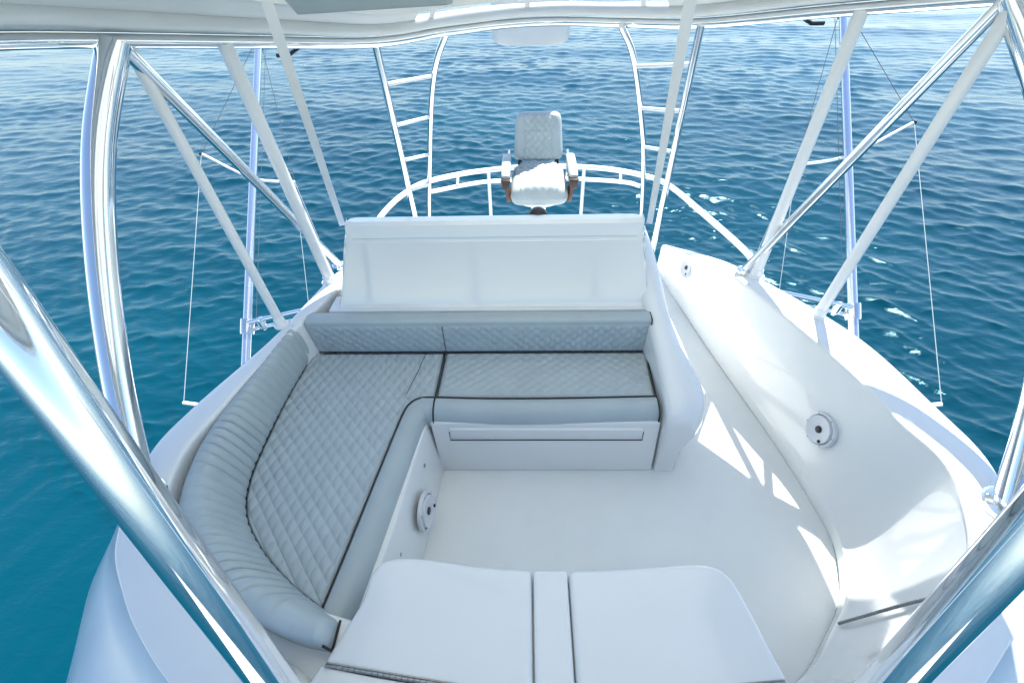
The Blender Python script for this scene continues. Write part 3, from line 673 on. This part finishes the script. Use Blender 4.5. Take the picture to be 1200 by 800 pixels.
# ------------------------------------------------------------------ outriggers
def outrigger(s, label):
    c = .1; X = c+s*2.3
    t = thing('outrigger', (X, 2.45, -.1), label, 'outrigger', 'outriggers on both sides of the boat')
    dz = .13 if s > 0 else 0
    b0, b1 = np.array([X, 2.30, -.20+dz]), np.array([X, 4.42-.14*(s > 0), 1.83+dz])
    d = b1-b0; top = b0+d*1.9 if False else b0+d*1.02
    tube_obj('pole', [b0-d*.6, b0, b1, top], [.036, .034, .026, .024], 'anod', t, 0, 16)
    mesh_obj('pole_collar', *lathe([(.036, -.02), (.038, .0), (.036, .02)], tuple(b0+d*.985), tuple(d), 18), 'anod', t, .6)
    cl = b0+d*.19
    mesh_obj('pole_clamp', *lathe([(.05, -.06), (.052, -.05), (.052, .05), (.05, .06)], tuple(cl), tuple(d), 20), 'chrome', t, .6)
    for o in (-.04, .035):
        tube_obj('mount_arm', [tuple(cl+np.array([0, 0, o])), (c+s*1.66, cl[1]+.03, cl[2]+o+.14)], .018, 'chrome', t)
    mesh_obj('arm_joint', *lathe([(.026, -.05), (.03, -.04), (.03, .04), (.026, .05)], tuple(cl+np.array([-s*.13, 0, .03])), (0, 0, 1), 16), 'chrome', t, .6)
    # spreader
    sp = b0+d*.60
    if s < 0: e1, e2 = np.array([-2.62, 3.70, 1.175]), np.array([-1.98, 3.78, .90])
    else: e1, e2 = np.array([2.86, 3.62, 1.335]), np.array([2.16, 3.68, 1.01])
    tube_obj('spreader', [e1, sp, e2], .011, 'whitepipe', t, 4)
    mesh_obj('tip_roller', *lathe([(.013, -.012), (.013, .012)], tuple(e1), (0, 1, 0), 12), 'black', t, .6)
    # low spreader tip peeping over the coaming
    tip = np.array([-2.06, 1.745, .395]) if s < 0 else np.array([2.25, 1.65, .49])
    tube_obj('low_spreader', [(c+s*1.72, 1.70, .36), tuple(tip)], .012, 'whitepipe', t)
    for nm, a, b, mt in (('stay_line', e1, tip, 'wire'), ('stay_line', b1+d*.02, e1, 'dwire'), ('stay_line', e2, np.array([c+s*1.75, 2.62, .2]), 'wire'),
                     ('stay_line', b1+d*.02, e2, 'dwire'), ('halyard', b1+np.array([-s*.06, 0, 0]), cl+np.array([-s*.07, 0, 0]), 'dwire'),
                     ('stay_line', e2, np.array([c+s*1.60, 3.0, .2]), 'wire')):
        tube_obj(nm, [tuple(a), tuple(b)], .0022, mt, t, 0, 6)
outrigger(-1, 'left outrigger pole with spreader and stay lines leaning aft beyond the coaming')
outrigger(1, 'right outrigger pole with spreader and stay lines leaning aft beyond the coaming')

def hook(pts, label):
    o = tube_obj('release_arm', pts, .011, 'black', None, 0, 10); tag(o, label, 'hook', 'black arms under the hardtop rim')
hook([(-1.56, 3.30, 1.905), (-1.475, 3.30, 1.91), (-1.33, 3.29, 1.985), (-1.10, 2.74, 2.06)], 'black bent arm hanging under the left side of the hardtop rim')
hook([(1.775, 3.30, 2.0), (1.70, 3.30, 2.0), (1.60, 3.29, 2.05), (1.32, 2.87, 2.085)], 'black bent arm hanging under the right side of the hardtop rim')
def visor():
    rings = []
    for z, w in ((1.80, .24), (1.815, .285), (1.86, .30), (2.06, .30), (2.08, .29)):
        rings.append([(.05+w*math.copysign(abs(math.cos(a))**.5, math.cos(a)), 4.2+.12*math.copysign(abs(math.sin(a))**.7, math.sin(a)), z+.012*math.cos(a)*0) for a in np.linspace(0, 2*math.pi, 33)[:-1]])
    o = mesh_obj('spreader_box', *loft(rings, True, True), 'fabric', None, .7)
    tag(o, 'cream rounded box hanging behind the aft edge of the hardtop', 'light box')
visor()

def overhead_panel():
    A, B = np.array([-.70, 1.70, 2.275]), np.array([-.20, 1.45, 2.312])
    n = np.array([-(B-A)[1], (B-A)[0], 0]); n /= np.linalg.norm(n)
    rg = [[tuple(A), tuple(B), tuple(B+n*.03), tuple(A+n*.03)], [tuple(A+np.array([-.09, .03, .10])), tuple(B+np.array([.02, 0, .2])), tuple(B+n*.03+np.array([.02, 0, .2])), tuple(A+n*.03+np.array([-.09, .03, .10]))]]
    o = bevel_poly(rg, 'overhead_panel', 'vinyl2', None, .004); tag(o, 'plain grey panel hanging below the canopy at the upper left', 'panel')
overhead_panel()
